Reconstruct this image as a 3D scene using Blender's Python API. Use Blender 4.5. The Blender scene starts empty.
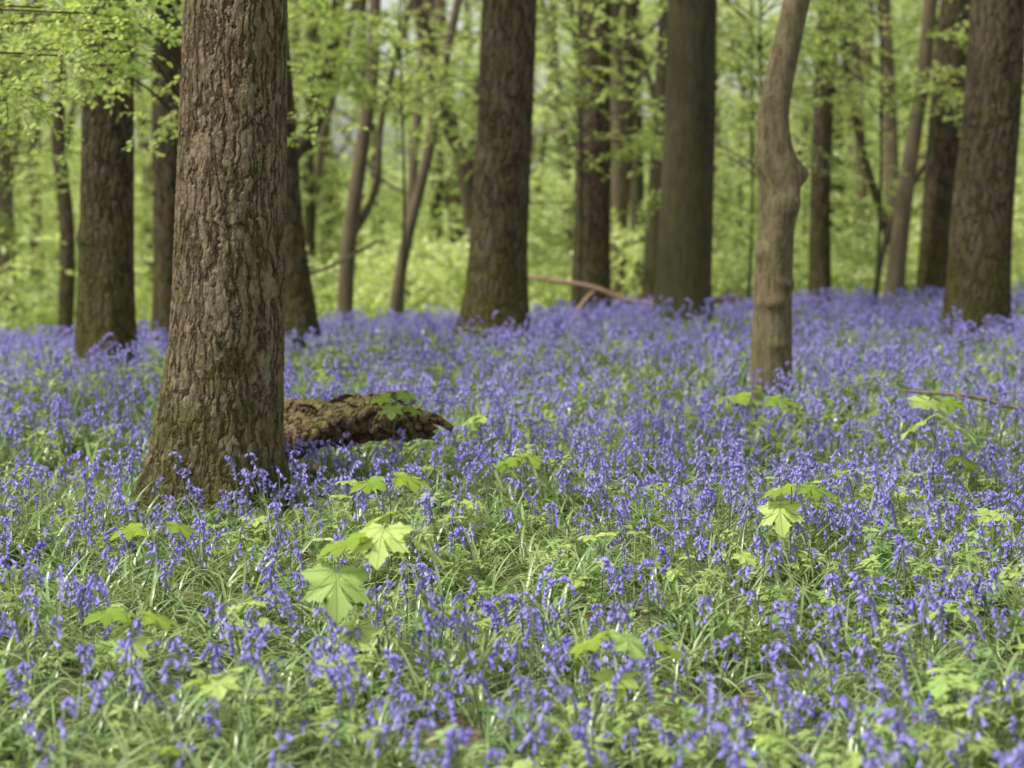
import bpy, math, random
import numpy as np
from mathutils import Vector, Matrix, Euler
random.seed(7); rng=np.random.default_rng(7)
S=bpy.context.scene
S.view_settings.view_transform='Standard'; S.view_settings.look='None'; S.view_settings.exposure=0
R=math.radians
CAMZ=1.8
# ------------------------------------------------------------ terrain
def H(x,y):
    x=np.asarray(x,float); y=np.asarray(y,float)
    crest=24+0.8*np.clip(x,-6,8)
    t=y-crest
    sp=np.log1p(np.exp(np.clip(t*0.9,-30,60)))/0.9
    h=-3.4*(1-np.exp(-sp/36))
    s=np.clip((y-75)/100,0,1); h=h+6.0*s*s*(3-2*s)
    h=h+0.04*np.sin(x*1.3+y*0.7)+0.03*np.sin(x*2.9-y*1.7+1)+0.02*np.sin(y*3.1+x*4.3)
    return h
def Hf(x,y): return float(H(x,y))
def nz(x,y,s,seed=0):
    a=np.sin(x*s+1.7*np.sin(y*s*0.8+seed)+seed)*np.cos(y*s*1.1+1.3*np.sin(x*s*0.9+2*seed))
    b=np.sin(x*s*2.3+seed*3+1.1*np.sin(y*s*2.1))*np.cos(y*s*2.6-seed)
    return 0.65*a+0.35*b
# ------------------------------------------------------------ material helpers
class NT:
    def __init__(s,name,target=None):
        s.m=bpy.data.materials.new(name); s.m.use_nodes=True
        s.t=s.m.node_tree; s.t.nodes.clear()
        s.out=s.t.nodes.new('ShaderNodeOutputMaterial')
    def n(s,typ,ins=None,**kw):
        nd=s.t.nodes.new(typ)
        for k,v in kw.items(): setattr(nd,k,v)
        if ins:
            for k,v in ins.items():
                sock=nd.inputs[k]
                if hasattr(v,'is_output'): s.t.links.new(v,sock)
                else: sock.default_value=v
        return nd
    def math(s,op,a,b=0.0,c=None,clamp=False):
        d={0:a,1:b}
        if c is not None: d[2]=c
        return s.n('ShaderNodeMath',d,operation=op,use_clamp=clamp).outputs[0]
    def mix(s,f,a,b,blend='MIX'):
        nd=s.t.nodes.new('ShaderNodeMix'); nd.data_type='RGBA'; nd.blend_type=blend
        for k,v in ((0,f),(6,a),(7,b)):
            if hasattr(v,'is_output'): s.t.links.new(v,nd.inputs[k])
            else: nd.inputs[k].default_value=v
        return nd.outputs[2]
    def ramp(s,v,lo,hi):
        return s.n('ShaderNodeMapRange',{0:v,1:lo,2:hi,3:0.0,4:1.0},clamp=True).outputs[0]
def C(r,g,b): return (r,g,b,1)
def leaf_mat(name,c1,c2,trans=0.45,rough=0.5,spec=0.3,patch=None,veins=False):
    t=NT(name)
    geo=t.n('ShaderNodeNewGeometry'); at=t.n('ShaderNodeAttribute',attribute_name='rnd')
    f=t.math('ADD',t.math('MULTIPLY',geo.outputs['Random Per Island'],0.5),t.math('MULTIPLY',at.outputs['Fac'],0.5))
    col=t.mix(f,c1,c2)
    if patch:
        no=t.n('ShaderNodeTexNoise',{'Vector':geo.outputs['Position'],'Scale':patch[0],'Detail':1.0})
        col=t.mix(t.ramp(no.outputs[0],0.4,0.62),col,patch[1])
    bump=None
    if veins:
        uv=t.n('ShaderNodeUVMap')
        sp=t.n('ShaderNodeSeparateXYZ',{0:uv.outputs[0]})
        u=t.math('SUBTRACT',sp.outputs[0],0.5); v=t.math('SUBTRACT',sp.outputs[1],0.2)
        ang=t.math('ARCTAN2',u,v)
        s_=t.math('ABSOLUTE',t.math('SINE',t.math('MULTIPLY',ang,math.pi/R(47))))
        r_=t.math('SQRT',t.math('ADD',t.math('MULTIPLY',u,u),t.math('MULTIPLY',v,v)))
        d=t.math('MULTIPLY',s_,r_)
        m=t.math('SUBTRACT',1.0,t.ramp(d,0.006,0.03))
        w=t.math('SINE',t.math('ADD',t.math('MULTIPLY',r_,95.0),t.math('MULTIPLY',d,-75.0)))
        m2=t.math('MULTIPLY',t.ramp(w,0.7,1.0),0.35)
        mm=t.math('MAXIMUM',m,m2)
        col=t.mix(t.math('MULTIPLY',mm,0.6),col,C(0.20,0.32,0.07))
        bump=t.n('ShaderNodeBump',{'Height':mm,'Strength':0.6,'Distance':-0.006})
    if spec==0: p=t.n('ShaderNodeBsdfDiffuse',{'Color':col})
    else: p=t.n('ShaderNodeBsdfPrincipled',{'Base Color':col,'Roughness':rough,'Specular IOR Level':spec})
    tc=t.mix(1.0,col,C(1.0,1.05,0.6),'MULTIPLY') if 'petal' not in name else col
    tr=t.n('ShaderNodeBsdfTranslucent',{'Color':tc})
    if bump:
        t.t.links.new(bump.outputs[0],p.inputs['Normal'])
    mx=t.n('ShaderNodeMixShader',{0:trans,1:p.outputs[0],2:tr.outputs[0]})
    t.t.links.new(mx.outputs[0],t.out.inputs[0])
    return t.m
def bark_mat(name,ridge,crev,hs=26,vs=7,disp=0.018,moss=C(0.15,0.165,0.04),mossamt=0.5,mossh=1.3,smooth=False,topmoss=False):
    t=NT(name)
    tc=t.n('ShaderNodeTexCoord'); P=tc.outputs['Object']
    geo=t.n('ShaderNodeNewGeometry')
    wn=t.n('ShaderNodeTexNoise',{'Vector':P,'Scale':7.0,'Detail':4.0,'Roughness':0.65})
    off=t.n('ShaderNodeVectorMath',{0:wn.outputs['Color'],1:(0.5,0.5,0.5)},operation='SUBTRACT').outputs[0]
    off=t.n('ShaderNodeVectorMath',{0:off,1:(0.08,0.08,0.12)},operation='MULTIPLY').outputs[0]
    P2=t.n('ShaderNodeVectorMath',{0:P,1:off},operation='ADD').outputs[0]
    mp=t.n('ShaderNodeMapping',{'Vector':P2,'Scale':(hs,hs,vs)})
    mp3=t.n('ShaderNodeMapping',{'Vector':P,'Scale':(95,95,60)})
    n2=t.n('ShaderNodeTexNoise',{'Vector':mp3.outputs[0],'Scale':1.0,'Detail':3.0})
    if smooth:
        mp2=t.n('ShaderNodeMapping',{'Vector':P2,'Scale':(hs*1.1,hs*1.1,vs*0.6)})
        n1=t.n('ShaderNodeTexNoise',{'Vector':mp2.outputs[0],'Scale':1.6,'Detail':5.0,'Roughness':0.62})
        h=t.math('ADD',t.math('MULTIPLY',n1.outputs[0],0.8),t.math('MULTIPLY',n2.outputs[0],0.2))
        cf=t.ramp(h,0.34,0.64)
    else:
        na=t.n('ShaderNodeTexNoise',{'Vector':mp.outputs[0],'Scale':0.62,'Detail':2.0,'Roughness':0.5})
        fold=t.math('ABSOLUTE',t.math('SUBTRACT',na.outputs[0],0.5))
        fis=t.ramp(fold,0.0,0.085)
        nb=t.n('ShaderNodeMapping',{'Vector':P2,'Scale':(hs*1.25,hs*1.25,vs*1.9)})
        nb=t.n('ShaderNodeTexNoise',{'Vector':nb.outputs[0],'Scale':0.9,'Detail':5.0,'Roughness':0.68})
        mc=t.n('ShaderNodeMapping',{'Vector':P2,'Scale':(hs*0.95,hs*0.95,vs*1.7)})
        vo=t.n('ShaderNodeTexVoronoi',{'Vector':mc.outputs[0],'Scale':1.0,'Randomness':1.0},feature='DISTANCE_TO_EDGE')
        e=t.ramp(vo.outputs[0],0.0,0.16)
        h=t.math('ADD',t.math('MULTIPLY',fis,0.38),t.math('ADD',t.math('MULTIPLY',nb.outputs[0],0.75),t.math('ADD',t.math('MULTIPLY',e,0.18),t.math('MULTIPLY',n2.outputs[0],0.16))))
        cf=t.ramp(h,0.52,1.08)
    col=t.mix(cf,crev,ridge)
    col=t.mix(t.math('MULTIPLY',n2.outputs[0],0.25),col,t.mix(0.5,col,ridge))
    big=t.n('ShaderNodeTexNoise',{'Vector':P,'Scale':2.2,'Detail':4.0,'Roughness':0.65})
    col=t.mix(t.math('MULTIPLY',t.ramp(big.outputs[0],0.35,0.7),0.5),col,t.mix(1.0,col,C(0.60,0.58,0.46),'MULTIPLY'))
    sz=t.n('ShaderNodeSeparateXYZ',{0:P}).outputs[2]
    mh=t.math('SUBTRACT',1.0,t.ramp(sz,0.1,mossh))
    mn=t.n('ShaderNodeTexNoise',{'Vector':P,'Scale':4.0,'Detail':5.0,'Roughness':0.7})
    mf=t.math('MULTIPLY',t.ramp(t.math('ADD',mn.outputs[0],t.math('MULTIPLY',mh,0.22)),0.48,0.72),mossamt)
    if topmoss:
        nzz=t.n('ShaderNodeSeparateXYZ',{0:geo.outputs['Normal']}).outputs[2]
        mf=t.math('MULTIPLY',t.ramp(t.math('ADD',t.math('MULTIPLY',nzz,0.45),mn.outputs[0]),0.68,0.84),mossamt)
    mosscol=t.mix(n2.outputs[0],t.mix(0.6,moss,C(0.03,0.04,0.01)),moss)
    mosscol=t.mix(t.math('MULTIPLY',cf,0.6),t.mix(0.6,mosscol,crev),mosscol)
    col=t.mix(mf,col,mosscol)
    p=t.n('ShaderNodeBsdfDiffuse',{'Color':col,'Roughness':0.6})
    bp=t.n('ShaderNodeBump',{'Height':h,'Strength':0.8,'Distance':disp})
    bp2=t.n('ShaderNodeBump',{'Height':n2.outputs[0],'Strength':0.5,'Distance':0.006})
    t.t.links.new(bp.outputs[0],bp2.inputs['Normal'])
    dn=t.n('ShaderNodeDisplacement',{'Height':h,'Midlevel':0.6,'Scale':disp})
    t.t.links.new(bp2.outputs[0],p.inputs['Normal'])
    t.t.links.new(p.outputs[0],t.out.inputs[0])
    t.t.links.new(dn.outputs[0],t.out.inputs[2])
    t.m.displacement_method='BOTH'
    return t.m
def plain(name,c1,c2,sc=20,rough=0.8):
    t=NT(name); tc=t.n('ShaderNodeTexCoord')
    n=t.n('ShaderNodeTexNoise',{'Vector':tc.outputs['Object'],'Scale':sc,'Detail':2.0})
    col=t.mix(t.ramp(n.outputs[0],0.35,0.65),c1,c2)
    p=t.n('ShaderNodeBsdfDiffuse',{'Color':col})
    t.t.links.new(p.outputs[0],t.out.inputs[0]); return t.m

M_bell=leaf_mat('bluebell_petal',C(0.20,0.165,0.56),C(0.47,0.42,0.82),0.35,0.5,0.3)
M_stem=plain('bluebell_stem',C(0.12,0.18,0.06),C(0.16,0.15,0.17),30,0.5)
M_strap=leaf_mat('bluebell_leaf',C(0.12,0.21,0.06),C(0.34,0.44,0.18),0.3,0.30,0.7)  # paler end of the range paints in whitish highlights on the blades
M_herb=leaf_mat('herb_leaf',C(0.27,0.40,0.11),C(0.47,0.57,0.21),0.4,0.5,0.35)
M_herbd=leaf_mat('dark_herb_leaf',C(0.13,0.24,0.07),C(0.26,0.38,0.13),0.35,0.45,0.4)
M_syc=leaf_mat('sycamore_leaf',C(0.38,0.54,0.16),C(0.60,0.70,0.17),0.4,0.45,0.35,veins=True)
M_beech=leaf_mat('beech_leaf',C(0.42,0.53,0.16),C(0.60,0.68,0.28),0.5,0.5,0,patch=(0.7,C(0.32,0.42,0.13)))
M_far=leaf_mat('distant_leaf',C(0.50,0.58,0.23),C(0.72,0.77,0.42),0.5,0.6,0,patch=(0.16,C(0.33,0.40,0.16)))  # pale, greyed greens: distance haze is put into the leaf colour
M_oak=bark_mat('oak_bark',C(0.33,0.255,0.175),C(0.045,0.032,0.021),30,6,0.022,mossamt=0.75,mossh=1.1)
M_bark2=bark_mat('ash_bark',C(0.155,0.122,0.086),C(0.032,0.025,0.017),22,5,0.02,moss=C(0.155,0.15,0.035),mossamt=0.85,mossh=1.7)  # dark tones: backlit shade on the background trunks is put into the colour
M_dark=bark_mat('dark_beech_bark',C(0.10,0.088,0.058),C(0.045,0.04,0.027),14,4,0.006,mossamt=0.5,mossh=3.0,smooth=True)  # dark greenish bark, with backlit trunk shade also put into its colour
M_grey=bark_mat('hornbeam_bark',C(0.25,0.205,0.125),C(0.065,0.052,0.032),18,6,0.012,mossamt=0.5,mossh=0.9,smooth=True)
M_farbark=bark_mat('distant_bark',C(0.23,0.18,0.125),C(0.11,0.085,0.06),10,3,0.004,mossamt=0.3,mossh=3,smooth=True)  # lighter than the mid-distance bark: haze is put into the colour
M_log=bark_mat('rotten_log_bark',C(0.33,0.22,0.165),C(0.035,0.022,0.018),22,12,0.03,moss=C(0.36,0.38,0.09),mossamt=0.9,topmoss=True)
M_twig=plain('twig_bark',C(0.16,0.115,0.075),C(0.28,0.20,0.14),15)
M_branch=plain('fallen_branch_bark',C(0.30,0.19,0.13),C(0.40,0.28,0.20),8)

# ------------------------------------------------------------ mesh helpers
COLL=S.collection
class MB:
    def __init__(s): s.v=[]; s.f=[]; s.mi=[]; s.n=0; s.uv={}
    def add(s,vs,fs,mi=0):
        vs=np.asarray(vs,float); s.v.append(vs)
        for f in fs: s.f.append(tuple(i+s.n for i in f)); s.mi.append(mi)
        s.n+=len(vs)
    def mesh(s,name,mats,smooth=True):
        me=bpy.data.meshes.new(name)
        V=np.concatenate(s.v)
        me.from_pydata(V.tolist(),[],s.f)
        for m in mats: me.materials.append(m)
        me.polygons.foreach_set('material_index',s.mi)
        if smooth: me.polygons.foreach_set('use_smooth',[True]*len(s.f))
        me.update(); return me
def obj(name,me,parent=None,loc=(0,0,0),link=True):
    o=bpy.data.objects.new(name,me); o.location=loc
    if link: COLL.objects.link(o)
    if parent: o.parent=parent
    return o
def tube(mb,pts,rad,seg=6,mi=0,cap=True):
    pts=[Vector(p) for p in pts]; n=len(pts)
    vs=[];up=Vector((0.3,0.9,0.1)).normalized()
    for i,p in enumerate(pts):
        d=(pts[min(i+1,n-1)]-pts[max(i-1,0)]).normalized()
        a=d.cross(up)
        if a.length<1e-3: a=d.cross(Vector((1,0,0)))
        a.normalize(); b=d.cross(a)
        for k in range(seg):
            t=2*math.pi*k/seg
            vs.append(p+(a*math.cos(t)+b*math.sin(t))*rad[i])
    fs=[]
    for i in range(n-1):
        for k in range(seg):
            k2=(k+1)%seg
            fs.append((i*seg+k,i*seg+k2,(i+1)*seg+k2,(i+1)*seg+k))
    if cap:
        fs.append(tuple(range((n-1)*seg,n*seg)))
    mb.add([tuple(v) for v in vs],fs,mi)
def cr(pts,n):
    P=np.array(pts,float); P=np.vstack([2*P[0]-P[1],P,2*P[-1]-P[-2]])
    out=[]
    m=len(P)-3
    for i in range(n):
        t=i/(n-1)*m; k=min(int(t),m-1); u=t-k
        a,b,c,d=P[k:k+4]
        out.append(0.5*((2*b)+(-a+c)*u+(2*a-5*b+4*c-d)*u*u+(-a+3*b-3*c+d)*u**3))
    return np.array(out)
# ------------------------------------------------------------ small plants
def bell(mb,p,axis,L,r,lo=False):
    a=Vector(axis).normalized(); u=a.cross(Vector((0.2,0.5,0.84))).normalized(); w=a.cross(u)
    prof=[(0,0.3),(0.7,0.65),(1.0,1.15)] if lo else [(0,0.25),(0.25,0.62),(0.75,0.60),(1.0,1.2)]
    vs=[];sg=4 if lo else 6
    for (t,q) in prof:
        for k in range(sg):
            an=2*math.pi*k/sg
            vs.append(Vector(p)+a*(t*L)+(u*math.cos(an)+w*math.sin(an))*q*r)
    fs=[]
    for i in range(len(prof)-1):
        for k in range(sg):
            fs.append((i*sg+k,i*sg+(k+1)%sg,(i+1)*sg+(k+1)%sg,(i+1)*sg+k))
    if not lo: fs.append(tuple(range(sg)))
    mb.add([tuple(v) for v in vs],fs,1)
def make_bluebell(i,lo=False):
    r=random.Random(i); mb=MB()
    h=r.uniform(0.27,0.39); lean=r.uniform(0.01,0.06); droop=r.uniform(0.015,0.05)
    ns=5 if lo else 10
    P=cr([(0,0,-0.02),(lean*0.2,0,h*0.35),(lean*0.5,0,h*0.7),(lean+droop*0.3,0,h*0.95),(lean+droop*1.2,0,h*(1.0-droop))],ns)
    tube(mb,P,np.linspace(0.0032,0.0013,ns),3 if lo else 4,0,False)
    n=r.randint(6,9) if lo else r.randint(7,14)
    Q=cr(P,60); lo_t=0.54
    for k in range(n):
        t=lo_t+(1-lo_t)*k/(n-1)
        q=Q[int(t*59)]
        side=r.uniform(-1.7,1.7) + (0 if r.random()<0.7 else math.pi)
        out=Vector((math.cos(side),math.sin(side),0))
        sz=1.0-0.45*max(0,(t-0.75))/0.25
        st=Vector(q)+out*0.013*sz+Vector((0,0,0.004))
        if not lo: tube(mb,[q,tuple(st)],[0.001,0.001],3,0,False)
        ax=out*r.uniform(0.35,1.0)+Vector((0,0,-1))
        k2=1.1 if lo else 1.0
        bell(mb,st,ax,0.024*sz*k2,0.0088*sz*k2,lo)
    return mb.mesh('bluebell_v%d'%i,[M_stem,M_bell])
def strap(mb,base,yaw,L,w,arch,mi=0,n=6,lift=1.2,lo=False):
    cs,sn=math.cos(yaw),math.sin(yaw); vs=[]; 
    x=0;z=0;ang=lift
    sides=((-1,0.2),(1,0.2)) if lo else ((-1,0.35),(0,0),(1,0.35))
    for k in range(n+1):
        t=k/n
        ww=w*(math.sin(math.pi*min(1,0.25+t*0.75))**0.7 if t<1 else 0.02)
        for sgn,dz in sides:
            vs.append((base[0]+cs*x-sn*sgn*ww,base[1]+sn*x+cs*sgn*ww,base[2]+z+dz*ww))
        x+=math.cos(ang)*L/n; z+=math.sin(ang)*L/n; ang-=arch/n
    fs=[]
    for k in range(n):
        if lo: a=k*2; fs.append((a,a+1,a+3,a+2))
        else: a=k*3; fs+=[(a,a+1,a+4,a+3),(a+1,a+2,a+5,a+4)]
    mb.add(vs,fs,mi)
def make_rosette(i,lo=False):
    r=random.Random(100+i); mb=MB()
    for k in range(r.randint(6,8) if lo else r.randint(8,12)):
        strap(mb,(r.uniform(-.03,.03),r.uniform(-.03,.03),-0.01),r.uniform(0,6.28),r.uniform(0.20,0.40),r.uniform(0.004,0.0085)*(1.25 if lo else 1),r.uniform(0.8,2.6),0,3 if lo else 6,r.uniform(0.85,1.4),lo)
    return mb.mesh('rosette_v%d'%i,[M_strap])
def ovleaf(mb,p,yaw,pitch,L,W,mi=0,roll=0,lo=False):
    M=Euler((roll,-pitch,yaw)).to_matrix()
    if lo:
        vs=[(0,0,0),(0.45*L,W*.5,0.1*W),(L,0,-0.1*L),(0.45*L,-W*.5,0.1*W)]; fs=[(0,1,2,3)]
    else:
        out=[(0,0),(0.2,0.7),(0.45,1.0),(0.75,0.62),(1,0)]
        vs=[];
        for t in out: vs.append((t[0]*L,0,-0.12*L*t[0]**2))
        for sgn in (1,-1):
            for t in out[1:4]: vs.append((t[0]*L,sgn*t[1]*W*0.5,-0.12*L*t[0]**2+0.18*W*t[1]))
        fs=[(0,1,5),(1,2,6,5),(2,3,7,6),(3,4,7),(0,8,1),(1,8,9,2),(2,9,10,3),(3,10,4)]
    vs=[tuple(Vector(p)+M@Vector(v)) for v in vs]
    mb.add(vs,fs,mi)
def make_herb(i,mat,lo=False):
    r=random.Random(200+i); mb=MB()
    for s in range(r.randint(2,3)):
        a=r.uniform(0,6.28); d=r.uniform(0,0.06); h=r.uniform(0.08,0.24)
        x0,y0=d*math.cos(a),d*math.sin(a); x1,y1=x0+r.uniform(-.05,.05),y0+r.uniform(-.05,.05)
        if not lo: tube(mb,[(x0,y0,-0.01),(0.5*(x0+x1),0.5*(y0+y1),h*0.6),(x1,y1,h)],[0.002,0.0017,0.0012],3,0)
        if i%2==0:
            for lv in (0.62,1.0):
                nl=r.randint(4,6)
                px,py,pz=x0+(x1-x0)*lv,y0+(y1-y0)*lv,h*lv
                for k in range(nl):
                    ovleaf(mb,(px,py,pz),6.28*k/nl+r.uniform(-.3,.3),r.uniform(-0.2,0.5),r.uniform(0.03,0.055),r.uniform(0.012,0.022),0,r.uniform(-.3,.3),lo)
        else:
            for k in range(3):
                yw=6.28*k/3+r.uniform(-.4,.4)+s
                c=Vector((x1,y1,h)); 
                st=c+Vector((math.cos(yw),math.sin(yw),0.25))*0.02
                for q in (-0.9,-0.35,0.2,0.8):
                    ovleaf(mb,tuple(st),yw+q,r.uniform(-0.3,0.3),r.uniform(0.03,0.05),r.uniform(0.010,0.016),0,r.uniform(-.3,.3),lo)
    return mb.mesh('herb_v%d'%i,[mat])
half=[(0.0,0.0),(0.10,-0.11),(0.20,-0.10),(0.26,-0.15),(0.36,-0.07),(0.42,-0.09),(0.56,-0.03),(0.49,0.05),(0.50,0.12),(0.43,0.14),(0.42,0.20),(0.34,0.23),(0.43,0.27),(0.45,0.34),(0.54,0.37),(0.57,0.45),(0.68,0.58),(0.57,0.55),(0.52,0.61),(0.44,0.57),(0.38,0.61),(0.30,0.54),(0.21,0.51),(0.27,0.59),(0.24,0.67),(0.28,0.74),(0.20,0.77),(0.18,0.86),(0.10,0.90),(0.0,1.0)]
half=[(x*(1.0 if math.hypot(x,y)>0.64 else 1.2),y*(1.0 if math.hypot(x,y)>0.64 else 1.18)) for x,y in half]
outline=half+[(-x,y) for x,y in half[-2:0:-1]]
def sycleaf(mb,tip_yaw,pitch,roll,pos,size,uvs,mi=0):
    c=(0.0,0.22); rings=[0.0,0.35,0.7,1.0]; n=len(outline); vs=[c];
    for q in rings[1:]:
        for (x,y) in outline: vs.append((c[0]+(x-c[0])*q,c[1]+(y-c[1])*q))
    fs=[]
    for k in range(n): fs.append((0,1+k,1+(k+1)%n))
    for j in range(2):
        a=1+j*n;b=1+(j+1)*n
        for k in range(n): fs.append((a+k,b+k,b+(k+1)%n,a+(k+1)%n))
    M=Euler((0,0,tip_yaw)).to_matrix()@Euler((-pitch,0,0)).to_matrix()@Euler((0,roll,0)).to_matrix()
    out=[]
    for (x,y) in vs:
        r=math.hypot(x,y-0.1); an=math.atan2(x,y+1e-6)
        z=-0.05*r*math.cos(2*math.pi*an/R(47))-0.18*r*r+0.02*math.sin(9*x+5*y)
        out.append(tuple(Vector(pos)+M@(Vector((x,y,z))*size)))
    base=mb.n
    mb.add(out,fs,mi)
    for k,(x,y) in enumerate(vs): uvs[base+k]=(x*0.5+0.5,y*0.5+0.2)
def finish_uv(me,uvs):
    uvl=me.uv_layers.new(name='UVMap')
    for l in me.loops:
        uvl.data[l.index].uv=uvs.get(l.vertex_index,(0.9,0.9))
def sapling_mesh(name,specs):
    mb=MB(); uvs={}
    top=max(s[2] for s in specs); cx=sum(s[0] for s in specs)/len(specs)*0.6; cy=sum(s[1] for s in specs)/len(specs)*0.6
    st=cr([(0,0,-0.03),(cx*0.4,cy*0.4,top*0.45),(cx,cy,top*0.92)],8)
    tube(mb,st,np.linspace(0.004,0.0022,8),5,1)
    for s in specs:
        k=min(7,max(1,int(7*(s[2]-0.05)/top)))
        a=st[k]; b=np.array(s[:3]); m=(a+b)/2+np.array([0,0,0.03])
        tube(mb,cr([a,m,b],5),[0.0018]*5,4,1,False)
        sycleaf(mb,s[4],s[5],s[6],s[:3],s[3],uvs,0)
    me=mb.mesh(name,[M_syc,M_stem]); finish_uv(me,uvs); return me
def make_clump(i,mat,nl=200,rad=0.9,L=0.075,near=False,far=False):
    r=np.random.default_rng(400+i); mb=MB()
    ntw=max(4,nl//16)
    for k in range(ntw):
        a=r.uniform(0,6.28); ln=rad*r.uniform(0.5,1.0); el=r.uniform(-0.35,0.45)
        o=r.normal(0,rad*0.22,3)*np.array([1,1,0.8])
        pts=[]
        for t in np.linspace(0,1,9):
            pts.append(o+np.array([math.cos(a+0.3*t)*ln*t,math.sin(a+0.3*t)*ln*t,math.sin(el)*ln*t-0.25*ln*t*t]))
        pts=np.array(pts)
        if not far or k%3==0: tube(mb,pts[::(1 if near else 2)],np.linspace(0.006,0.0015,9)[::(1 if near else 2)],3,1,False)
        for j in range(16):
            t=(j+1)/16*8; q=min(int(t),7); p=pts[q]+(pts[q+1]-pts[q])*(t-q)
            yw=a+0.3*t/8+(0.8 if j%2 else -0.8)+r.normal(0,0.3)
            M=np.array(Euler((r.normal(0,0.55),r.normal(0.25,0.45),yw)).to_matrix())
            l=L*r.uniform(0.7,1.15); w=l*0.33
            if far:
                lv=np.array([(0,0,0),(0.45*l,w,0),(l,0,0),(0.45*l,-w,0)])*1.08
                mb.add(lv@M.T+p,[(0,1,2,3)],0)
            else:
                lv=np.array([(0,0,0),(0.3*l,w,0.1*w),(0.7*l,w*0.75,0),(l,0,-0.08*l),(0.7*l,-w*0.75,0),(0.3*l,-w,0.1*w)])
                mb.add(lv@M.T+p,[(0,1,2,3),(0,3,4,5)],0)
    return mb.mesh('spray_v%d'%i,[mat,M_twig],False)

def source(name,meshes):
    c=bpy.data.collections.new(name)
    for k,me in enumerate(meshes):
        o=bpy.data.objects.new('%s_%02d'%(name,k),me); c.objects.link(o)
    return c
_gn={}
def gn_tree(coll):
    if coll.name in _gn: return _gn[coll.name]
    t=bpy.data.node_groups.new('scatter_'+coll.name,'GeometryNodeTree')
    t.interface.new_socket(name='Geometry',in_out='INPUT',socket_type='NodeSocketGeometry')
    t.interface.new_socket(name='Geometry',in_out='OUTPUT',socket_type='NodeSocketGeometry')
    gi=t.nodes.new('NodeGroupInput'); go=t.nodes.new('NodeGroupOutput')
    ip=t.nodes.new('GeometryNodeInstanceOnPoints'); ci=t.nodes.new('GeometryNodeCollectionInfo')
    ci.inputs['Collection'].default_value=coll; ci.inputs['Separate Children'].default_value=True; ci.inputs['Reset Children'].default_value=True
    ip.inputs['Pick Instance'].default_value=True
    def na(nm,ty):
        n=t.nodes.new('GeometryNodeInputNamedAttribute'); n.data_type=ty; n.inputs['Name'].default_value=nm
        return [o for o in n.outputs if o.name=='Attribute' and o.enabled][0]
    L=t.links.new
    L(gi.outputs[0],ip.inputs['Points']); L(ci.outputs[0],ip.inputs['Instance'])
    L(na('idx','INT'),ip.inputs['Instance Index']); L(na('rot','FLOAT_VECTOR'),ip.inputs['Rotation']); L(na('scl','FLOAT'),ip.inputs['Scale'])
    g=ip.outputs[0]
    for nm in ('rot','scl','idx'):
        rm=t.nodes.new('GeometryNodeRemoveAttribute'); rm.inputs['Name'].default_value=nm
        L(g,rm.inputs[0]); g=rm.outputs[0]
    rz=t.nodes.new('GeometryNodeRealizeInstances'); L(g,rz.inputs[0])
    L(rz.outputs[0],go.inputs[0])
    _gn[coll.name]=t; return t
def scatter(name,P,rot,scl,coll,parent=None,loc=(0,0,0)):
    P=np.asarray(P,float); n=len(P)
    me=bpy.data.meshes.new(name); me.from_pydata(P.tolist(),[],[])
    a=me.attributes.new('rot','FLOAT_VECTOR','POINT'); a.data.foreach_set('vector',np.asarray(rot,np.float32).ravel())
    a=me.attributes.new('scl','FLOAT','POINT'); a.data.foreach_set('value',np.asarray(scl,np.float32))
    a=me.attributes.new('rnd','FLOAT','POINT'); a.data.foreach_set('value',rng.uniform(0,1,n).astype(np.float32))
    a=me.attributes.new('idx','INT','POINT'); a.data.foreach_set('value',rng.integers(0,len(coll.objects),n).astype(np.int32))
    o=obj(name,me,parent,loc); m=o.modifiers.new('scatter','NODES'); m.node_group=gn_tree(coll); return o

src_bell=source('bluebell_plants',[make_bluebell(i) for i in range(9)])
src_bell_lo=source('bluebell_plants_small',[make_bluebell(50+i,True) for i in range(8)])
src_ros=source('bluebell_leaves',[make_rosette(i) for i in range(6)])
src_ros_lo=source('bluebell_leaves_small',[make_rosette(20+i,True) for i in range(6)])
src_herb=source('herb_plants',[make_herb(i,M_herb if i%4 else M_herbd) for i in range(8)])
src_herb_lo=source('herb_plants_small',[make_herb(20+i,M_herb if i%4 else M_herbd,True) for i in range(8)])
def seedling(i):
    r=random.Random(900+i); sp=[]; h=r.uniform(0.14,0.26)
    for k in range(r.randint(3,5)):
        yw=k*1.57+r.uniform(-.3,.3)
        sp.append((-math.sin(yw)*0.04,math.cos(yw)*0.04,h*(1 if k<2 else 0.75),r.uniform(0.05,0.09),yw,r.uniform(-.1,.5),r.uniform(-.3,.3)))
    return sapling_mesh('seedling_v%d'%i,sp)
src_seed=source('maple_seedlings',[seedling(i) for i in range(6)])
src_near=source('beech_sprays',[make_clump(i,M_beech,144,0.6,0.062,True) for i in range(4)])
src_mid=source('canopy_sprays',[make_clump(10+i,M_beech,208,0.9,0.10,far=True) for i in range(4)])
src_far=source('distant_sprays',[make_clump(20+i,M_far,208,1.0,0.11,far=True) for i in range(5)])

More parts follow.
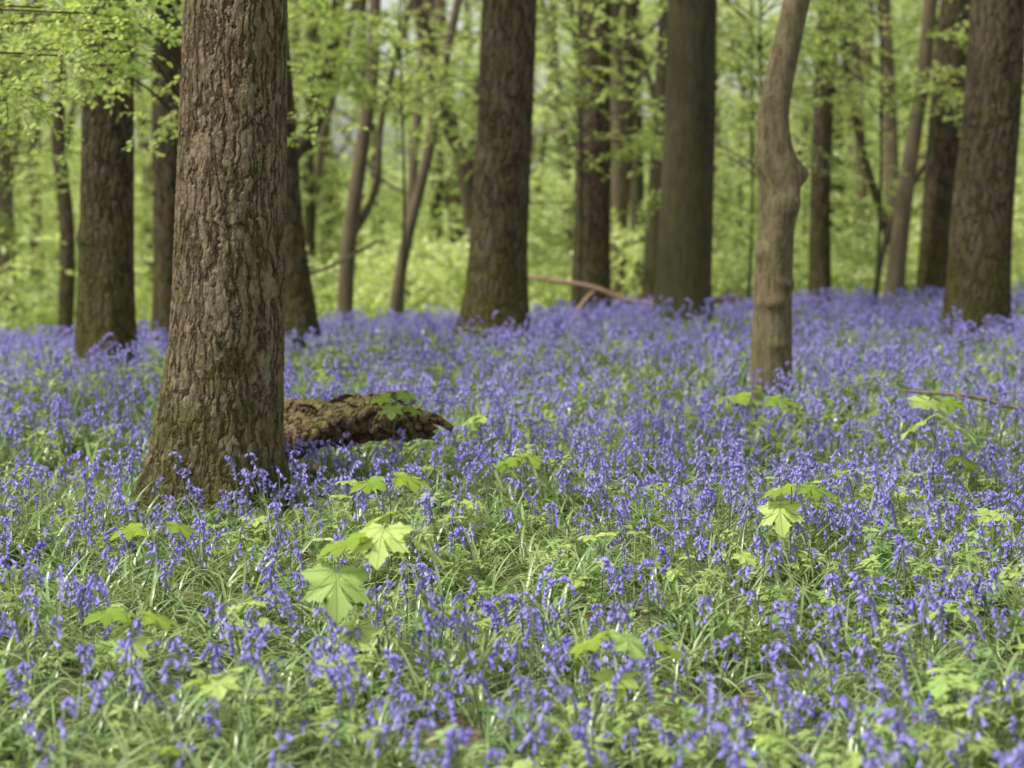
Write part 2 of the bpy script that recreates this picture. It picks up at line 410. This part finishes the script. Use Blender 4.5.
# ------------------------------------------------------------ ground
def build_ground():
    xs=np.concatenate([np.linspace(-400,-22,14),np.linspace(-20,20,161),np.linspace(22,400,14)])
    ys=np.concatenate([np.linspace(-60,0,8),np.linspace(1,45,221),np.linspace(47,200,50),np.linspace(230,700,8)])
    X,Y=np.meshgrid(xs,ys); Z=H(X,Y)+0.015*nz(X,Y,7,2)
    V=np.stack([X,Y,Z],-1).reshape(-1,3); nx=len(xs); F=[]
    for j in range(len(ys)-1):
        for i in range(nx-1):
            a=j*nx+i; F.append((a,a+1,a+nx+1,a+nx))
    me=bpy.data.meshes.new('ground'); me.from_pydata(V.tolist(),[],F)
    me.polygons.foreach_set('use_smooth',[True]*len(F))
    t=NT('forest_floor'); g=t.n('ShaderNodeNewGeometry'); P=g.outputs['Position']
    n=t.n('ShaderNodeTexNoise',{'Vector':P,'Scale':3.0,'Detail':4.0,'Roughness':0.7})
    n2=t.n('ShaderNodeTexNoise',{'Vector':P,'Scale':40.0,'Detail':4.0})
    c=t.mix(t.ramp(n2.outputs[0],0.35,0.65),C(0.05,0.038,0.025),C(0.17,0.12,0.08))
    c=t.mix(t.math('MULTIPLY',t.ramp(n.outputs[0],0.35,0.6),0.8),c,C(0.10,0.15,0.045))
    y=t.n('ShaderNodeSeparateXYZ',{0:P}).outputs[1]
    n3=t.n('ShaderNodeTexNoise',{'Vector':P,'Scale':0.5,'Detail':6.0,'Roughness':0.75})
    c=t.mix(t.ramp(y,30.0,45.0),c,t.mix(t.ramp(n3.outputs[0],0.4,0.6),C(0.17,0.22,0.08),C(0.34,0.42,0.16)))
    p=t.n('ShaderNodeBsdfDiffuse',{'Color':c})
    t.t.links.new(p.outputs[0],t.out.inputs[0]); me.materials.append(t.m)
    obj('ground',me)
build_ground()

# ------------------------------------------------------------ scatter vegetation
AX,AY=-1.70,11.1
TR=[(AX,AY,0.36),(-3.74,18.4,0.36),(-0.18,21.5,0.4),(2.17,25.4,0.4),(2.09,16,0.19),(5.23,22.5,0.4),(-2.31,21.5,0.3)]
def scat(name,coll,per_m2,y0,y1,dens,seed,s0,s1,tilt,parent,pad=1.8):
    r=np.random.default_rng(seed)
    xm=0.28*y1+pad; n=int(per_m2*2*xm*(y1-y0))
    y=r.uniform(y0,y1,n); x=r.uniform(-xm,xm,n)
    keep=np.abs(x)<0.28*y+pad
    keep&=r.uniform(0,1,n)<dens(x,y)
    for tx,ty,tr in TR: keep&=((x-tx)**2+(y-ty)**2)>tr*tr
    keep&=~((x>-1.7)&(x<-0.5)&(np.abs(y-11.9)<0.2))
    x=x[keep];y=y[keep]
    P=np.stack([x,y,H(x,y)],1); m=len(x)
    rot=np.stack([r.normal(0,tilt,m),r.normal(0,tilt,m),r.uniform(0,6.28,m)],1)
    print(name,m)
    return scatter(name,P,rot,r.uniform(s0,s1,m),coll,parent)
fieldE=obj('bluebell_field',None)
def hole(x,y): return np.exp(-(((x+2.1)/0.9)**2+((y-17.5)/2.6)**2))
def d_bell(x,y):
    patch=np.clip(0.62+0.5*nz(x,y,0.9,1.0)+0.4*nz(x,y,2.7,4.0),0.16,1)
    far=np.clip((y-9)/4,0,1)
    d=(patch*(1-far)+np.clip(patch+0.2,0,1)*far)
    return d*(1-0.8*hole(x,y))
def d_strap(x,y): return np.clip(0.85+0.3*nz(x,y,1.9,6),0.3,1)
scat('flowers_front',src_bell,68,4,11.5,d_bell,11,0.7,1.15,0.12,fieldE)
scat('flowers_back',src_bell_lo,50,11.5,31,d_bell,31,0.7,1.3,0.14,fieldE)
scat('strap_leaves_front',src_ros,58,3.8,11.5,d_strap,12,0.65,1.15,0.1,fieldE)
scat('strap_leaves_back',src_ros_lo,36,11.5,29,d_strap,32,0.75,1.25,0.1,fieldE)
hb=obj('woodland_herbs',None)
scat('leafy_herbs_front',src_herb,54,3.8,11.5,lambda x,y:np.clip(0.34+0.75*nz(x,y,1.1,7.0)+0.3*nz(x,y,3.3,2.0)+(8-y)*0.07,0.05,1),13,0.6,1.3,0.15,hb)
scat('leafy_herbs_back',src_herb_lo,28,11.5,30,lambda x,y:np.clip(0.38+0.6*nz(x,y,0.8,7.0)-(y-11)/45+2*hole(x,y),0.05,1),33,0.8,1.5,0.15,hb)
scat('maple_seedlings_patch',src_seed,5,4,16,lambda x,y:np.clip(0.2+0.7*nz(x,y,1.3,9.0)+(7-y)*0.05,0.03,1),14,0.7,1.3,0.15,hb)

# ------------------------------------------------------------ sycamore saplings
def sap(bx,by,leaves,name='sycamore_sapling'):
    g=Hf(bx,by); sp=[]
    for (X,dy,Z,s,yaw,pitch,roll) in leaves: sp.append((X-bx,dy,Z-g,s,yaw,pitch,roll))
    obj(name,sapling_mesh(name,sp),None,(bx,by,g))
pi=math.pi
sap(-0.47,7.0,[(-0.45,-0.02,0.60,0.165,pi-0.25,0.7,0.1),(-0.62,-0.05,0.45,0.19,pi+0.15,0.85,-0.1),(-0.54,0.0,0.56,0.17,pi/2+.25,0.2,0.5),(-0.35,0.0,0.56,0.17,-pi/2-0.5,0.45,-0.5),(-0.55,-0.05,0.25,0.15,pi*0.9,0.6,0.0)])
sap(2.33,11,[(2.27,-0.05,0.52,0.20,pi/2+0.6,0.3,0.5),(2.40,-0.05,0.52,0.22,-pi/2-0.7,0.4,-0.4),(2.33,0.05,0.58,0.18,0.2,-0.5,0.2),(2.45,0,0.30,0.18,-pi/2,0.3,-0.4),(2.38,0,0.62,0.15,-pi/2,0.2,-0.5)])
sap(1.60,13,[(1.53,0,0.44,0.22,pi/2,0.1,0.4),(1.68,0,0.42,0.21,-pi/2,0.1,-0.4),(1.58,0,0.28,0.2,pi,0.6,0)])
sap(1.20,8.5,[(1.15,0,0.44,0.15,pi,0.8,0.2),(1.25,0,0.52,0.15,-pi/2,0.2,-0.4),(1.2,0,0.52,0.14,pi/2,0.2,0.4)])
sap(-0.55,9,[(-0.52,0,0.49,0.17,-pi/2,0.2,-0.5),(-0.6,0,0.47,0.15,pi/2,0.2,0.5),(-0.55,0,0.32,0.16,pi*0.6,0.3,0.4)])
sap(0.10,10.5,[(0.04,0,0.38,0.19,-pi/2,0.1,-0.4),(0.02,0,0.36,0.17,pi/2,0.2,0.4)])
sap(0.38,6.3,[(0.28,0,0.36,0.13,pi/2+.4,0.2,0.6),(0.36,0,0.37,0.13,pi+.5,0.5,-0.3),(0.46,0,0.35,0.14,-pi/2-.4,0.3,-0.5),(0.33,0,0.25,0.12,pi,0.5,0.1)])
sap(-1.30,6.7,[(-1.25,0,0.35,0.14,-pi/2,0.2,-0.5),(-1.33,0,0.36,0.14,pi/2,0.15,0.5),(-1.3,-0.02,0.27,0.12,pi,0.6,0)])
sap(-1.50,8.4,[(-1.58,0,0.36,0.14,pi/2,0.2,0.5),(-1.45,0,0.37,0.14,-pi/2,0.2,-0.5)])
rs=random.Random(44)
for (bx,by) in [(-0.9,6.0),(1.62,7.3),(2.3,9.4),(1.35,6.0),(-0.2,12.6),(0.1,5.6)]:
    g=Hf(bx,by); hh=rs.uniform(0.22,0.34); lv=[]
    for k in range(rs.randint(3,4)):
        yw=k*pi/2+rs.uniform(-.4,.4)+pi/4*(k%2)
        lv.append((bx-math.sin(yw)*0.05,math.cos(yw)*0.05,g+hh*(1 if k<3 else 0.7),rs.uniform(0.09,0.13),yw,rs.uniform(0,0.5),rs.uniform(-.4,.4)))
    sap(bx,by,lv)

# ------------------------------------------------------------ trunks
def trunk_mesh(name,pts,rings,seg,mat,flare=0.4,fh=0.3,lobes=5,seed=0,wob=0.04,knobs=()):
    P=cr(pts,rings); zs=P[:,2]-P[0,2]
    th=np.linspace(0,2*math.pi,seg,endpoint=False)
    T,Zm=np.meshgrid(th,zs)
    r=P[:,3][:,None]
    lb=1+0.55*np.sin(lobes*T+seed)+0.3*np.sin((lobes-2)*T+seed*2)
    rr=r*(1+flare*np.exp(-np.maximum(Zm-0.08,-0.1)/fh)*(0.75+0.35*lb)+wob*np.sin(2*T+seed+Zm*0.7)+wob*0.6*np.sin(3*T-Zm*1.7+seed*3)+wob*0.4*np.sin(5*T+Zm*2.9))
    for (kz,kt,ka,ks) in knobs:
        dt=np.angle(np.exp(1j*(T-kt)))
        rr=rr+ka*np.exp(-((Zm-kz)/ks)**2-(dt/0.7)**2)
    X=P[:,0][:,None]+rr*np.cos(T); Y=P[:,1][:,None]+rr*np.sin(T); Z=np.broadcast_to(P[:,2][:,None],X.shape)
    V=np.stack([X,Y,Z],-1).reshape(-1,3)
    i=np.arange(rings-1)[:,None]*seg; k=np.arange(seg)[None,:]; k2=(k+1)%seg
    F=np.stack([i+k,i+k2,i+seg+k2,i+seg+k],-1).reshape(-1,4)
    me=bpy.data.meshes.new(name); me.from_pydata(V.tolist(),[],F.tolist())
    me.polygons.foreach_set('use_smooth',[True]*len(F)); me.materials.append(mat); return me
def tree(name,x,y,pts,mat,rings=260,seg=128,flare=0.35,fh=0.3,seed=0,crown=True,knobs=(),height=11.5,wob=0.04,nclump=10,cz=7.0):
    g=Hf(x,y)
    E=obj(name,None,None,(x,y,g))
    pl=[(p[0],0.0,p[1],p[2]) for p in pts]
    lx,lz,lr=pts[-1]; sl=(pts[-1][0]-pts[-2][0])/(pts[-1][1]-pts[-2][1])
    me=trunk_mesh(name+'_trunk',pl,rings,seg,mat,flare,fh,seed=seed,wob=wob,knobs=knobs)
    obj('trunk',me,E)
    mb=MB(); r=random.Random(seed*31+5)
    top=(lx+sl*(height-lz)*0.5,0,height)
    tube(mb,cr([(lx,0,lz-0.02),((lx+top[0])/2,r.uniform(-.2,.2),(lz+height)/2),top],12),np.linspace(lr*1.0,lr*0.3,12),12)
    cl=[]
    for k in range(6):
        a=k*1.1+r.uniform(0,0.8)+seed; z0=lz+0.1+(height-lz)*k/7; L=r.uniform(1.6,3.0)
        f=(z0-lz)/(height-lz); bx=lx+(top[0]-lx)*f
        e=(bx+math.cos(a)*L,math.sin(a)*L,z0+r.uniform(0.8,1.8))
        tube(mb,cr([(bx,0,z0),(bx+math.cos(a)*L*.4,math.sin(a)*L*.4,z0+0.3),e],10),np.linspace(lr*0.4,0.02,10),7)
        for q in (0.75,1.0): cl.append((bx+(e[0]-bx)*q+r.uniform(-.3,.3),e[1]*q+r.uniform(-.3,.3),max(cz,z0+(e[2]-z0)*q+r.uniform(-.2,.5))))
    obj('limbs',mb.mesh('limbs',[mat]),E)
    if crown:
        cl=np.array(cl[:nclump]); m=len(cl)
        scatter('crown',cl,np.stack([rng.normal(0,.2,m),rng.normal(0,.2,m),rng.uniform(0,6.28,m)],1),rng.uniform(0.8,1.1,m),src_mid,E)
    return E
tree('oak_tree',AX,AY,[(-0.01,-0.1,0.32),(0.03,0.3,0.31),(0.11,1.0,0.295),(0.15,1.8,0.285),(0.19,2.8,0.275),(0.23,4.2,0.255)],M_oak,760,420,0.42,0.32,seed=1,height=12,nclump=8)
tree('oak_tree',-3.74,18.4,[(0,-0.1,0.26),(0.0,0.5,0.25),(0.03,1.5,0.24),(0.06,3.5,0.235),(0.1,5,0.22)],M_bark2,300,140,0.3,0.3,seed=2,knobs=[(1.4,3.6,0.03,0.08)])
tree('oak_tree',-4.50,26,[(0,-0.1,0.22),(0.03,1.5,0.19),(0.05,5,0.17)],M_bark2,160,64,0.3,0.3,seed=3)
tree('ash_tree',-2.33,21.5,[(0.05,-0.1,0.24),(0.0,0.5,0.22),(-0.10,1.5,0.19),(-0.2,3,0.18),(-0.35,5,0.17)],M_bark2,220,90,0.25,0.3,seed=4)
tree('oak_tree',-0.18,21.5,[(-0.03,-0.1,0.34),(-0.01,0.4,0.325),(0.06,1.5,0.295),(0.12,2.8,0.28),(0.2,5,0.26)],M_bark2,300,140,0.5,0.36,seed=5)
tree('hornbeam_tree',1.20,30.5,[(0,-0.1,0.30),(0.02,2,0.26),(0.06,6,0.23)],M_bark2,160,64,0.3,0.4,seed=6)
tree('beech_tree',2.20,31.5,[(0,-0.1,0.20),(0.1,2,0.18),(0.3,6,0.17)],M_dark,120,48,0.3,0.3,seed=7)
tree('beech_tree',2.17,25.4,[(-0.02,-0.1,0.36),(0,0.5,0.345),(0.05,2,0.33),(0.12,5,0.31)],M_dark,240,110,0.3,0.22,seed=8,wob=0.025)
tree('hornbeam_tree',2.09,16,[(-0.02,-0.1,0.165),(-0.01,0.4,0.155),(0.0,0.95,0.152),(0.03,1.55,0.145),(0.05,1.85,0.16),(0.0,2.15,0.14),(-0.01,2.4,0.13),(0.06,2.8,0.12),(0.17,3.3,0.11),(0.4,4.2,0.10)],M_grey,420,110,0.22,0.15,seed=9,height=8,wob=0.07,
  knobs=[(1.98,0.2,0.09,0.10),(1.72,5.2,0.06,0.12),(0.95,4.4,0.03,0.05),(1.35,3.6,0.03,0.07),(2.05,3.4,0.05,0.15),(0.62,5.0,0.02,0.04),(1.1,5.6,0.025,0.04)])
tree('birch_tree',4.55,29.5,[(0,-0.1,0.17),(-0.02,2,0.15),(0.1,6,0.13)],M_bark2,120,48,0.2,0.3,seed=10)
tree('birch_tree',5.50,29,[(0,-0.1,0.15),(0.12,1.2,0.13),(0.28,2.6,0.11),(0.42,3.6,0.10),(0.5,5,0.08)],M_farbark,120,40,0.3,0.3,seed=11)
tree('ash_tree',6.20,29.5,[(0,-0.1,0.26),(0.1,2,0.24),(0.35,6,0.2)],M_bark2,160,64,0.25,0.3,seed=12)
tree('oak_tree',5.23,22.5,[(-0.02,-0.1,0.34),(0,0.4,0.335),(0.05,1.5,0.32),(0.12,2.8,0.30),(0.2,5,0.28)],M_bark2,300,140,0.35,0.35,seed=13)
tree('ash_tree',7.6,28.5,[(0,-0.1,0.14),(0.0,2,0.13),(0.1,6,0.12)],M_farbark,100,40,0.2,0.3,seed=14)

def crooked(name,x,y,pts,r0,r1,mat=M_farbark,branches=()):
    g=Hf(x,y); mb=MB()
    tube(mb,cr(pts,30),np.linspace(r0,r1,30),12)
    for b,ra,rb in branches: tube(mb,cr(b,16),np.linspace(ra,rb,16),8)
    obj(name,mb.mesh(name,[mat]),None,(x,y,g))
crooked('leaning_tree',-2.55,30,[(0,0,-0.1),(0.1,0,1.6),(0.3,0,3.0),(0.5,0.1,4.6),(0.5,0.2,7)],0.13,0.08,branches=[([(0.1,0,1.7),(0.5,0.2,2.5),(0.6,.3,3.6),(1.1,.3,5.5)],0.07,0.04)])
crooked('leaning_tree',-1.95,31,[(0,0,-0.1),(0.3,0,1.6),(0.65,0,3.0),(0.95,0.1,4.6),(1.5,0.2,7)],0.10,0.06)
crooked('leaning_tree',-3.3,28,[(0.0,0,-0.1),(-0.1,0,1.6),(0.15,0,2.6),(0.55,0,3.2),(0.8,0.1,4.2),(1.0,0.2,6)],0.12,0.08,M_bark2)
crooked('leaning_tree',-0.55,33,[(0.0,0,-0.1),(-0.1,0,2.6),(-0.5,0,3.6),(-0.9,0.1,5.2),(-1.2,0.2,7)],0.11,0.08,M_bark2)
crooked('leaning_tree',6.6,33,[(0.0,0,-0.1),(-0.5,0,1.6),(-0.9,0,2.9),(-1.3,0.1,5)],0.08,0.05,M_bark2)
crooked('leaning_tree',5.4,30,[(0.0,0,-0.1),(0.2,0,1.2),(0.7,0,2.2),(1.4,0.1,3.0),(2.2,0.1,3.3)],0.05,0.03)
crooked('leaning_tree',3.0,34,[(0.0,0,-0.1),(0.1,0,2),(0.0,0,4),(0.2,0.1,7)],0.08,0.05,M_bark2)
crooked('leaning_tree',-7.2,32,[(0.0,0,-0.1),(0.1,0,2),(0.0,0,4),(0.4,0.1,7)],0.13,0.09,M_bark2)
def distant():
    mb=MB(); r=random.Random(3)
    for k in range(135):
        y=r.uniform(35,80); x=r.uniform(-1,1)*(0.29*y+4); g=Hf(x,y)
        rad=r.choice([0.06,0.08,0.10,0.14,0.19])*r.uniform(0.8,1.3); ln=r.uniform(-2.4,2.4) if rad<0.12 else r.uniform(-0.5,0.5)
        pts=cr([(x,y,g-0.2),(x+ln*0.3+r.uniform(-.25,.25),y,g+4),(x+ln*0.7+r.uniform(-.4,.4),y,g+8),(x+ln+r.uniform(-.4,.4),y,g+14)],18)
        tube(mb,pts,np.linspace(rad*1.1,rad*0.5,18),9,r.choice([0,0,1]))
        for j in range(3):
            q=pts[r.randint(4,15)]; a=r.uniform(0,6.28); L=r.uniform(1,3)
            tube(mb,cr([tuple(q),(q[0]+math.cos(a)*L*.5,q[1]+math.sin(a)*L*.5,q[2]+L*.3),(q[0]+math.cos(a)*L,q[1]+math.sin(a)*L,q[2]+L*.9)],8),np.linspace(rad*0.35,0.015,8),5)
    E=obj('distant_trees',None)
    obj('distant_trunks',mb.mesh('distant_trunks',[M_farbark,M_dark]),E)
    n=8200; rr=np.random.default_rng(21)
    y=36+66*rr.uniform(0,1,n)**0.8; x=rr.uniform(-1,1,n)*(0.29*y+4)
    z=H(x,y)+rr.uniform(0.0,1,n)*(0.10*y+6.5)
    d=nz(x*0.6,z*1.4,1.1,2)+0.6*nz(y,x,0.35,5)
    keep=rr.uniform(0,1,n)<np.clip(0.52+0.85*d-0.035*(z-1),0.03,1)
    P=np.stack([x,y,z],1)[keep]; m=len(P); print('far',m)
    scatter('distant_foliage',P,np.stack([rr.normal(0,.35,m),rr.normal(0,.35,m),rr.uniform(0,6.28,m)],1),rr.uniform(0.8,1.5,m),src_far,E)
    n=800; y=rr.uniform(31,70,n); x=rr.uniform(-1,1,n)*(0.29*y+4); P=np.stack([x,y,H(x,y)+rr.uniform(0.2,1.6,n)],1)
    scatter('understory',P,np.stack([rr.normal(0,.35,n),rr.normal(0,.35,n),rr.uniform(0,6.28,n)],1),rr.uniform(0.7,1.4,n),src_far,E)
distant()

def beech_sapling(x,y,h,sprays,mat=M_dark,r0=0.04,name='beech_sapling',sc=(0.8,1.15),src=None):
    g=Hf(x,y); E=obj(name,None,None,(x,y,g)); mb=MB()
    P=cr([(0,0,-0.05),(0.05,0.02,h*0.4),(0,0,h)],14); tube(mb,P,np.linspace(r0,0.012,14),8)
    cl=[]
    for (sx,sy,sz) in sprays:
        a=(sx-x,sy-y,sz-g); z0=max(0.5,min(h*0.95,a[2]-0.3)); 
        tube(mb,cr([(0,0,z0),(a[0]*0.5,a[1]*0.5,(z0+a[2])/2+0.15),a],10),np.linspace(r0*0.4,0.006,10),5)
        cl.append(a)
    obj('stem_and_branches',mb.mesh('stem',[mat]),E)
    m=len(cl)
    scatter('foliage',cl,np.stack([rng.normal(0,.25,m),rng.normal(0,.25,m),rng.uniform(0,6.28,m)],1),rng.uniform(sc[0],sc[1],m),src or src_near,E)
rr=random.Random(12)
beech_sapling(-4.6,14.5,4.2,[(rr.uniform(-4.9,-2.8),14.5+rr.uniform(-1.2,1.2),rr.uniform(2.3,3.4)) for _ in range(22)]+[(-3.1,14.2,3.0),(-2.9,14.8,3.2),(-3.3,14,2.7),(-2.7,14.4,2.95),(-4.1,14,2.1),(-3.5,14.2,2.4)])
beech_sapling(-4.2,12.4,3.6,[(-3.3,12.4,2.75),(-2.9,12.5,2.9),(-2.6,12.3,2.85),(-3.2,12.2,2.45),(-2.75,12.4,2.6),(-3.5,12.5,2.2),(-2.3,12.6,2.95),(-3.6,12.1,2.95)],sc=(0.7,0.95),r0=0.03)
beech_sapling(-2.9,17.5,5,[(rr.uniform(-3.6,-1.6),17+rr.uniform(-.8,.8),rr.uniform(2.3,3.5)) for _ in range(14)])
beech_sapling(-6.3,22,5,[(rr.uniform(-6.8,-4.6),22+rr.uniform(-1.5,1.5),rr.uniform(1.8,4.2)) for _ in range(24)])
for (x,y,n,za,zb,w) in [(-1.5,27,16,2.4,4.5,1.5),(0.9,27.5,18,1.9,4.5,1.5),(3.3,27,16,2.1,4.5,1.3),(5.0,27.5,14,2.4,4.5,1.3),(7.0,26,12,2.9,4.6,1.2),(-3.6,28,16,2.0,4.7,1.4),(3.6,30.5,16,1.0,4.9,1.6),(-0.5,32,18,0.8,5,1.8),(6.6,31.5,14,0.8,5,1.6)]:
    beech_sapling(x,y,4.8,[(x+rr.uniform(-w,w),y+rr.uniform(-1,1),rr.uniform(za,zb)) for _ in range(n)],sc=(1.0,1.5),r0=0.03)

# ------------------------------------------------------------ mossy log
def log():
    rings,seg=180,96
    P=cr([(-0.85,0.10,0.00,0.155),(-0.45,0.06,0.04,0.16),(-0.1,0.0,0.10,0.145),(0.15,-0.03,0.14,0.13),(0.34,-0.05,0.11,0.10),(0.48,-0.06,0.07,0.045)],rings)
    th=np.linspace(0,2*math.pi,seg,endpoint=False); V=[]
    for i in range(rings):
        x,y,z,r=P[i]; t=i/rings
        rr_=r*(1+0.16*np.sin(2*th+3*t)+0.12*np.sin(3*th+9*t+1)+0.07*np.sin(7*th+14*t)+0.08*np.sin(22*t+2*th)+0.05*np.sin(47*t+5*th))
        jag=0.03*np.sin(9*th)+0.03*np.sin(5*th+1)
        V.append(np.stack([x+jag*max(0,(t-0.8)*5),y+rr_*np.cos(th),z+rr_*np.sin(th)],1))
    V=np.concatenate(V); F=[(i*seg+k,i*seg+(k+1)%seg,(i+1)*seg+(k+1)%seg,(i+1)*seg+k) for i in range(rings-1) for k in range(seg)]
    F.append(tuple(range((rings-1)*seg,rings*seg)))
    mb=MB(); mb.add(V,F,0)
    tube(mb,cr([(0.1,-0.1,0.20),(0.22,-0.16,0.28),(0.36,-0.18,0.30)],8),np.linspace(0.035,0.012,8),8,0)
    tube(mb,cr([(0.3,-0.05,0.1),(0.5,-0.15,0.16),(0.62,-0.2,0.10)],8),np.linspace(0.045,0.015,8),8,0)
    r=random.Random(5)
    for k in range(70):
        i=r.randint(10,rings-30); q=P[i]; a=r.uniform(-0.4,1.9)
        c=Vector((q[0],q[1]-q[3]*1.05*math.cos(a),q[2]+q[3]*1.05*math.sin(a)))
        ovleaf(mb,tuple(c),r.uniform(-.4,.4),r.uniform(-.3,.3),r.uniform(0.06,0.15),r.uniform(0.02,0.05),0,r.uniform(-.8,.8))
    g=Hf(-0.95,11.9)
    obj('mossy_log',mb.mesh('mossy_log',[M_log]),None,(-0.98,11.9,g+0.235))
log()
sap(-0.70,11.6,[(-0.72,0,0.58,0.12,pi/2,0.2,0.5),(-0.66,0,0.60,0.12,-pi/2,0.2,-0.5),(-0.70,0,0.53,0.11,pi,0.6,0),(-0.62,0,0.52,0.11,-pi/2,.3,-.4)])
def branch(name,loc,pts,r0,r1,mat,subs=()):
    mb=MB(); tube(mb,cr(pts,30),np.linspace(r0,r1,30),8)
    for s,a,b in subs: tube(mb,cr(s,12),np.linspace(a,b,12),6)
    obj(name,mb.mesh(name,[mat]),None,loc)
branch('fallen_branch',(1.0,26,Hf(1.0,26)),[(-0.9,0,0.78),(-0.3,0,0.70),(0.1,0,0.62),(0.5,0,0.46),(0.9,-0.1,0.42),(1.3,-0.1,0.46),(2.0,-0.2,0.50)],0.025,0.05,M_branch,
  [([(0.1,0,0.62),(-0.1,0,0.4),(-0.3,0,0.0)],0.03,0.02)])
branch('fallen_branch',(2.9,13.5,Hf(2.9,13.5)),[(-0.25,0,0.44),(0,0,0.42),(0.25,0.05,0.39),(0.5,0.1,0.32),(0.8,0.1,0.27)],0.008,0.014,M_twig,[([(0.1,0,0.41),(0.25,-0.05,0.35),(0.45,-.05,0.24)],0.008,0.004),([(0.3,0.03,0.38),(0.45,0.0,0.42),(0.6,0,0.43)],0.006,0.003)])
branch('fallen_branch',(-3.0,27,Hf(-3,27)),[(-1.6,0,0.7),(-0.6,0,0.95),(0.4,0,1.1),(1.2,0,1.5)],0.035,0.02,M_farbark)

# ------------------------------------------------------------ light, world, camera
AZ=R(-110); EL=R(56)
d=Vector((math.sin(AZ)*math.cos(EL),math.cos(AZ)*math.cos(EL),math.sin(EL)))
sl=bpy.data.lights.new('sun','SUN'); sl.energy=4.5; sl.angle=R(4); sl.color=(1.0,0.96,0.86)
so=bpy.data.objects.new('sun',sl); COLL.objects.link(so); so.rotation_euler=d.to_track_quat('Z','Y').to_euler()
W=bpy.data.worlds.new('World'); S.world=W; W.use_nodes=True; wt=W.node_tree
bg=wt.nodes['Background']; sky=wt.nodes.new('ShaderNodeTexSky'); sky.sky_type='NISHITA'; sky.sun_disc=False
sky.sun_elevation=EL; sky.sun_rotation=AZ; sky.dust_density=3; sky.air_density=1.0
hs=wt.nodes.new('ShaderNodeHueSaturation'); hs.inputs['Saturation'].default_value=0.3; hs.inputs['Value'].default_value=1.6
wt.links.new(sky.outputs[0],hs.inputs['Color']); wt.links.new(hs.outputs[0],bg.inputs[0]); bg.inputs[1].default_value=0.15
cam=bpy.data.cameras.new('camera'); co=bpy.data.objects.new('camera',cam); COLL.objects.link(co)
co.location=(0,0,CAMZ); co.rotation_euler=(R(90-5.63),0,0)
cam.sensor_width=36; cam.lens=70.3; cam.clip_end=2000
cam.dof.use_dof=True; cam.dof.focus_distance=9.0; cam.dof.aperture_fstop=2.0
S.camera=co
